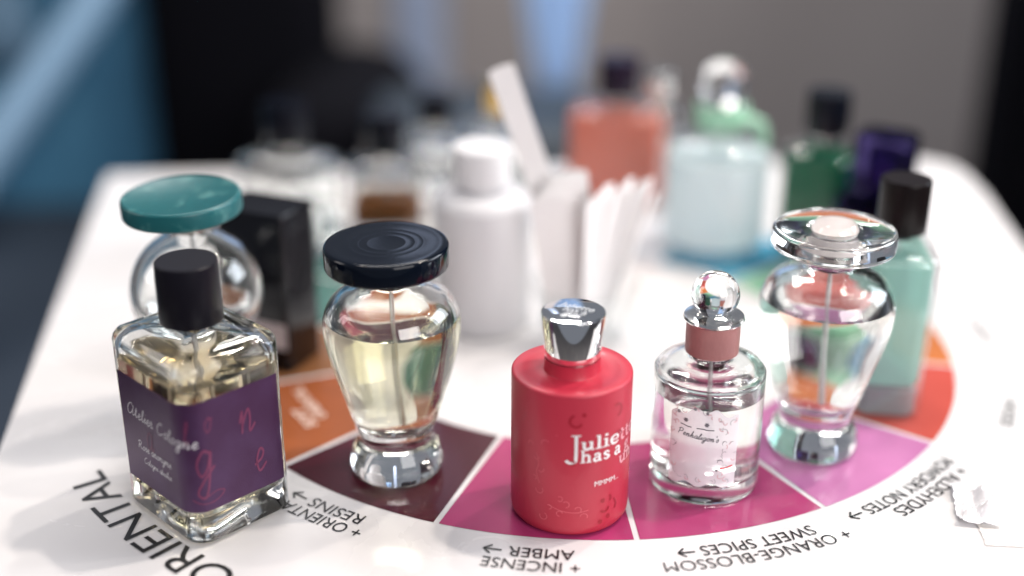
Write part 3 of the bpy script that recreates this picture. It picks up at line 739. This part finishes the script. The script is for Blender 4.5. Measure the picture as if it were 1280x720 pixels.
# violet bottle
t = thing('violet_bottle', 'dark violet square glass bottle with violet glass cap at the right end', 'perfume bottle', (0.2160, 0.7050, 0), R(-30))
M_violet = glass('violet_glass', (0.24, 0.21, 0.38), 1.5)
link('glass_body', loft([rrect(0.044 - 2 * i, 0.036 - 2 * i, 0.004, z) for i, z in ((0.001, 0), (0, 0.002), (0, 0.058), (0.001, 0.060), (0.010, 0.0605), (0.010, 0.066), (0.013, 0.066), (0.013, 0.056), (0.004, 0.055), (0.004, 0.010), (0.006, 0.008))]), M_violet, t)
link('perfume', loft([rrect(0.044 - 2 * i, 0.036 - 2 * i, 0.003, z) for i, z in ((0.0058, 0.0079), (0.0038, 0.010), (0.0038, 0.048))]), fluid('violet_perfume', (0.25, 0.18, 0.5), 90), t)
link('cap', loft([rrect(0.034 - 2 * i, 0.030 - 2 * i, 0.008, z) for i, z in ((0.001, 0.0662), (0, 0.0672), (0, 0.0945), (0.001, 0.0960))]), M_violet, t)
link('cap_core', lathe([(0, 0.0675), (0.009, 0.0675), (0.009, 0.0870), (0, 0.0870)], 32), mat('violet_metal', (0.20, 0.14, 0.42), 0.2, 0.9), t)

# green-ribboned bottle
t9 = stoppered('stoppered_bottle', 'tall milky glass bottle with green neck ribbon and clear ball stopper', (0.1290, 0.7634, 0), 0.0338, 0.0800,
               milky('milky_blue_perfume', (0.84, 0.90, 0.92), 0.8), 0.066, mat('green_ribbon', (0.30, 0.56, 0.40), 0.5, bump=(500, .3)), ball=0.0135, base=0.010, flange=0.0135, nr=0.0160, nh=0.0130, m_glass=M_thin)
link('ribbon_bow', tube(crom([(0.006, -0.016, 0.088), (0.014, -0.018, 0.092), (0.022, -0.014, 0.088), (0.025, -0.012, 0.078), (0.024, -0.012, 0.074)], 5), 0.0035, 10), mat('green_ribbon_satin', (0.34, 0.60, 0.44), 0.5), t9)

# white bottle
t = thing('white_bottle', 'opaque white round bottle with white screw cap behind the black-capped urn', 'perfume bottle', (-0.0163, 0.6563, 0))
M_white = mat('white_porcelain', (0.63, 0.62, 0.635), 0.30)
link('bottle_body', lathe(crom([(0, 0), (0.024, 0), (0.0268, 0.002), (0.0273, 0.006), (0.0273, 0.040), (0.0273, 0.068), (0.0262, 0.0735), (0.0225, 0.0768), (0.014, 0.0785), (0.0115, 0.0795), (0.0115, 0.083), (0, 0.083)], 4), 72), M_white, t)
link('cap', lathe(disc_prof(0.0162, 0.0815, 0.1030, 0.0015), 64), mat('white_cap_plastic', (0.70, 0.69, 0.70), 0.3), t)

# tall black bottle
t = thing('black_bottle', 'tall glossy black rectangular bottle with small blank white label', 'perfume bottle', (-0.1265, 0.6090, 0), R(-24))
M_blk = mat('black_lacquer', (0.003, 0.003, 0.005), 0.10, spec=0.35)
link('bottle_body', loft([rrect(0.040 - 2 * i, 0.030 - 2 * i, 0.002, z) for i, z in ((0.0006, 0), (0, 0.0008), (0, 0.0852), (0.0006, 0.0860))]), M_blk, t)
link('label', box_mesh(-0.001, 0.0185, -0.01525, -0.01495, 0.013, 0.027), mat('grey_paper_label', (0.50, 0.44, 0.44), 0.5), t)

# ------------------------------------------------------------------ glass with paper strips
t = thing('glass_tumbler', 'short clear tumbler holding white paper scent strips', 'glass', (0.0400, 0.6360, 0))
link('tumbler_wall', lathe([(0, 0.0006), (0.0215, 0.0), (0.0235, 0.0010), (0.0300, 0.0325), (0.0297, 0.0334), (0.0285, 0.0334), (0.0280, 0.0325), (0.0222, 0.0060), (0.0200, 0.0045), (0, 0.0042)], 72), M_thin, t)
M_strip = mat('blotter_paper', (0.86, 0.83, 0.82), 0.75, spec=0.2, var=(300, (0.83, 0.80, 0.79)))
def strip(i, base, top, wv, wd_, lab_):
    """a paper strip with rounded end; base/top world points, wv the direction of its width"""
    b = Vector(base); tp = Vector(top); u = (tp - b); ln = u.length; u.normalize()
    wv = Vector(wv); wv = (wv - u * wv.dot(u)).normalized(); nrm = u.cross(wv)
    k = 8; pts = [(-wd_ / 2, 0), (wd_ / 2, 0), (wd_ / 2, ln - wd_ * .12)]
    for j in range(1, k): a = PI * j / k; pts.append((wd_ / 2 * math.cos(a), ln - wd_ * .12 + wd_ * .12 * math.sin(a)))
    pts.append((-wd_ / 2, ln - wd_ * .12))
    bow = 0.0015 * ((i * 37) % 5 - 2)
    def f(x, y, o): return tuple(u * y + wv * x + nrm * (o + bow * math.sin(PI * y / ln)))
    # subdivide along length
    bm = bmesh.new()
    A = [bm.verts.new(f(x, y, -0.00014)) for x, y in pts]; B = [bm.verts.new(f(x, y, 0.00014)) for x, y in pts]
    bm.faces.new(A[::-1]); bm.faces.new(B)
    for j in range(len(pts)): q_ = (j + 1) % len(pts); bm.faces.new((A[j], A[q_], B[q_], B[j]))
    bmesh.ops.recalc_face_normals(bm, faces=bm.faces)
    me = bpy.data.meshes.new('m'); bm.to_mesh(me); bm.free()
    o = link('paper_strip', me, M_strip); o.location = b
    o['label'] = lab_; o['category'] = 'scent strip'; o['group'] = 'paper scent strips in the tumbler'
    return o
GX, GY = 0.0400, 0.6360
Z0 = 0.0052
tall = strip(0, (GX + 0.003, GY + 0.010, Z0), (-0.0065, 0.640, 0.150), (1, 0.12, 0), 0.0140, 'tallest white paper scent strip, leaning left out of the tumbler')
near = 'wide white paper scent strip in the shaded bundle at the left of the tumbler'
fan = 'narrow white paper scent strip in the bright fan at the right of the tumbler'
k = 1
for i in range(7):                                        # left, shaded bundle
    x = GX - 0.0135 + i * 0.0022; y = GY - 0.010 + i * 0.0022
    strip(k, (x + 0.004, y, Z0), (GX - 0.0215 + i * 0.0018, GY - 0.0135 + i * 0.0024, 0.0850 + 0.0017 * i), (1, 0.10 + 0.05 * (i % 3), 0), 0.0200, near); k += 1
for i in range(13):                                       # right fan, edges towards the window
    x = GX + 0.000 + i * 0.0010; y = GY - 0.014 + i * 0.0016
    strip(k, (x, y, Z0), (GX + 0.0010 + i * 0.0030, GY - 0.020 + i * 0.0026, 0.0860 + 0.0022 * ((i * 5) % 4) - 0.0004 * max(i - 8, 0) ** 2), (0.70 - 0.03 * i, 0.70, 0), 0.0090, fan); k += 1

# ------------------------------------------------------------------ crumpled tape at the right
def crumple(name, label, cx, cy_, w_, h_, rot, amp, m, seed, lift=0.0006):
    n = 16; vs, fs = [], []
    bm = bmesh.new(); g = []
    for i in range(n + 1):
        for j in range(n + 1):
            x = (i / n - .5) * w_; y = (j / n - .5) * h_
            f1 = noise.noise(Vector((x * 140 + seed, y * 140, 1))); f2 = noise.noise(Vector((x * 60, y * 90 + seed, 5)))
            z = lift + amp * (abs(f1) + max(f2, 0) * 1.5)
            e = noise.noise(Vector((y * 200 if i in (0, n) else x * 200, seed, i + j))) * 0.0012 if i in (0, n) or j in (0, n) else 0
            g.append(bm.verts.new((x + e, y + e * .6, z)))
    for i in range(n):
        for j in range(n):
            a = i * (n + 1) + j; bm.faces.new((g[a], g[a + n + 1], g[a + n + 2], g[a + 1]))
    me = bpy.data.meshes.new('m'); bm.to_mesh(me); bm.free()
    o = link(name, me, m); o.location = (cx, cy_, 0); o.rotation_euler = (0, 0, rot)
    md = o.modifiers.new('thickness', 'SOLIDIFY'); md.thickness = 0.0001
    o['label'] = label; o['category'] = 'tape'; return o
M_tape = mat('shiny_clear_tape', (0.88, 0.86, 0.88), 0.12, spec=0.7, alpha=0.80, coat=0.6)
M_tape2 = mat('flat_clear_tape', (0.88, 0.84, 0.80), 0.12, spec=0.6, alpha=0.6)
crumple('crumpled_tape', 'crumpled shiny piece of clear tape beside the powdery lettering', 0.1990, 0.4640, 0.017, 0.031, R(-12), 0.0050, M_tape, 3)
crumple('flat_tape', 'flat strip of clear tape stuck down at the lower right', 0.2120, 0.4420, 0.034, 0.016, R(-5), 0.0003, M_tape2, 9)

# ------------------------------------------------------------------ room behind (all far out of focus)
def struct(name, me, m):
    o = link(name, me, m); o['kind'] = 'structure'; return o
struct('floor', box_mesh(-4, 4, -1.5, 3.2, -0.80, -0.75), mat('grey_floor', (0.12, 0.11, 0.11), 0.6, var=(3, (0.14, 0.13, 0.125))))
struct('wall', box_mesh(-4, 4, 2.9, 3.0, -0.75, 0.30), mat('taupe_wall', (0.33, 0.30, 0.295), 0.8, spec=0.1, var=(1.5, (0.37, 0.34, 0.335))))
def soft(w_, d_, h_, r=0.05): return box_mesh(-w_ / 2, w_ / 2, -d_ / 2, d_ / 2, 0, h_, r)
M_blackcloth = mat('black_fabric', (0.003, 0.003, 0.005), 0.9, spec=0.08, bump=(60, .5))
t = thing('black_armchair', 'black fabric armchair standing in the dark behind the table', 'armchair', (-0.355, 1.62, -0.75), 0)
o = link('backrest', soft(0.25, 0.14, 0.82, 0.05), M_blackcloth, t); o.location = (0.0, 0.05, 0.36)
o = link('seat', soft(0.46, 0.40, 0.20, 0.05), M_blackcloth, t); o.location = (0.06, -0.05, 0.30)
o = link('armrest', soft(0.20, 0.40, 0.24, 0.08), M_blackcloth, t); o.location = (0.14, -0.02, 0.44)
for dx in (-0.12, 0.26):
    for dy in (-0.2, 0.1):
        o = link('leg', box_mesh(-0.02, 0.02, -0.02, 0.02, 0, 0.302), M_blackcloth, t); o.location = (dx, dy, 0)
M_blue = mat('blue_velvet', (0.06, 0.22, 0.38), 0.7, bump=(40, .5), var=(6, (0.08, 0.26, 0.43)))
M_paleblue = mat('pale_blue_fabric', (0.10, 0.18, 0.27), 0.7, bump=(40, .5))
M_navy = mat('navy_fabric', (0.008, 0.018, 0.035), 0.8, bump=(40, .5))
t = thing('blue_armchair', 'blue velvet armchair with pale blue rolled armrest left of the table', 'armchair', (-0.755, 1.55, -0.75), 0)
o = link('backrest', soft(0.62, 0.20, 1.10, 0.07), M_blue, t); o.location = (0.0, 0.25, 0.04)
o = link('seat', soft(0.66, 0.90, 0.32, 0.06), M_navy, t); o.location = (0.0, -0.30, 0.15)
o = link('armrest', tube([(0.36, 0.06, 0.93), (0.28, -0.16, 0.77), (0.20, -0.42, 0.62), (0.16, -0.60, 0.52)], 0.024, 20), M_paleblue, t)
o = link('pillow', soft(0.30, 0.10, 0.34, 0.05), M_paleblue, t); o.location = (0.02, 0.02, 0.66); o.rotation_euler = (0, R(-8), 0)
t = thing('pale_post', 'pale blue-grey upright post against the taupe wall', 'post', (-0.168, 2.30, -0.75), 0)
link('post_shaft', lathe([(0, 0), (0.048, 0), (0.048, 1.9), (0, 1.9)], 24), mat('pale_blue_paint', (0.42, 0.50, 0.68), 0.5), t)
link('post_foot', lathe([(0, 0), (0.09, 0), (0.09, 0.02), (0.05, 0.03), (0, 0.03)], 24), mat('pale_blue_paint_foot', (0.30, 0.36, 0.5), 0.5), t)
# pale blue cloth hanging behind the strips
bm = bmesh.new(); g = []
n1, n2 = 28, 14
for i in range(n1 + 1):
    for j in range(n2 + 1):
        u, v = i / n1, j / n2                           # v = 0 bottom tip, 1 top
        wd_ = 0.020 + 0.090 * v
        x = (u - .5) * 2 * wd_ ; yy = 0.015 * math.sin(u * 22) * (0.3 + v)
        g.append(bm.verts.new((x - 0.01 * v, yy, -0.18 + 0.62 * v)))
for i in range(n1):
    for j in range(n2):
        a = i * (n2 + 1) + j; bm.faces.new((g[a], g[a + n2 + 1], g[a + n2 + 2], g[a + 1]))
me = bpy.data.meshes.new('m'); bm.to_mesh(me); bm.free()
for p in me.polygons: p.use_smooth = True
o = link('hanging_cloth', me, mat('pale_blue_linen', (0.40, 0.58, 0.86), 0.8, bump=(60, .5))); o.location = (0.062, 1.75, 0.02)
md = o.modifiers.new('thickness', 'SOLIDIFY'); md.thickness = 0.003
o['label'] = 'pale blue cloth hanging in folds behind the tall paper strip'; o['category'] = 'cloth'
# dark low box behind the middle of the back row
t = thing('dark_box', 'low dark navy box behind the row of bottles', 'box', (-0.03, 1.30, -0.75), R(4))
link('box_body', soft(0.24, 0.22, 0.70, 0.02), mat('dark_navy_card', (0.012, 0.022, 0.035), 0.5), t)
# black curtain at the right
bm = bmesh.new(); g = []
for i in range(61):
    for z in (-0.75, 1.5):
        u = i / 60; g.append(bm.verts.new((0.80 * u, 0.020 * math.sin(u * 34) + 0.01 * math.sin(u * 13), z)))
for i in range(60): a = 2 * i; bm.faces.new((g[a], g[a + 2], g[a + 3], g[a + 1]))
me = bpy.data.meshes.new('m'); bm.to_mesh(me); bm.free()
for p in me.polygons: p.use_smooth = True
o = link('black_curtain', me, M_blackcloth); o.location = (0.565, 1.50, 0)
md = o.modifiers.new('thickness', 'SOLIDIFY'); md.thickness = 0.003
o['label'] = 'black curtain hanging beyond the right edge of the table'; o['category'] = 'curtain'
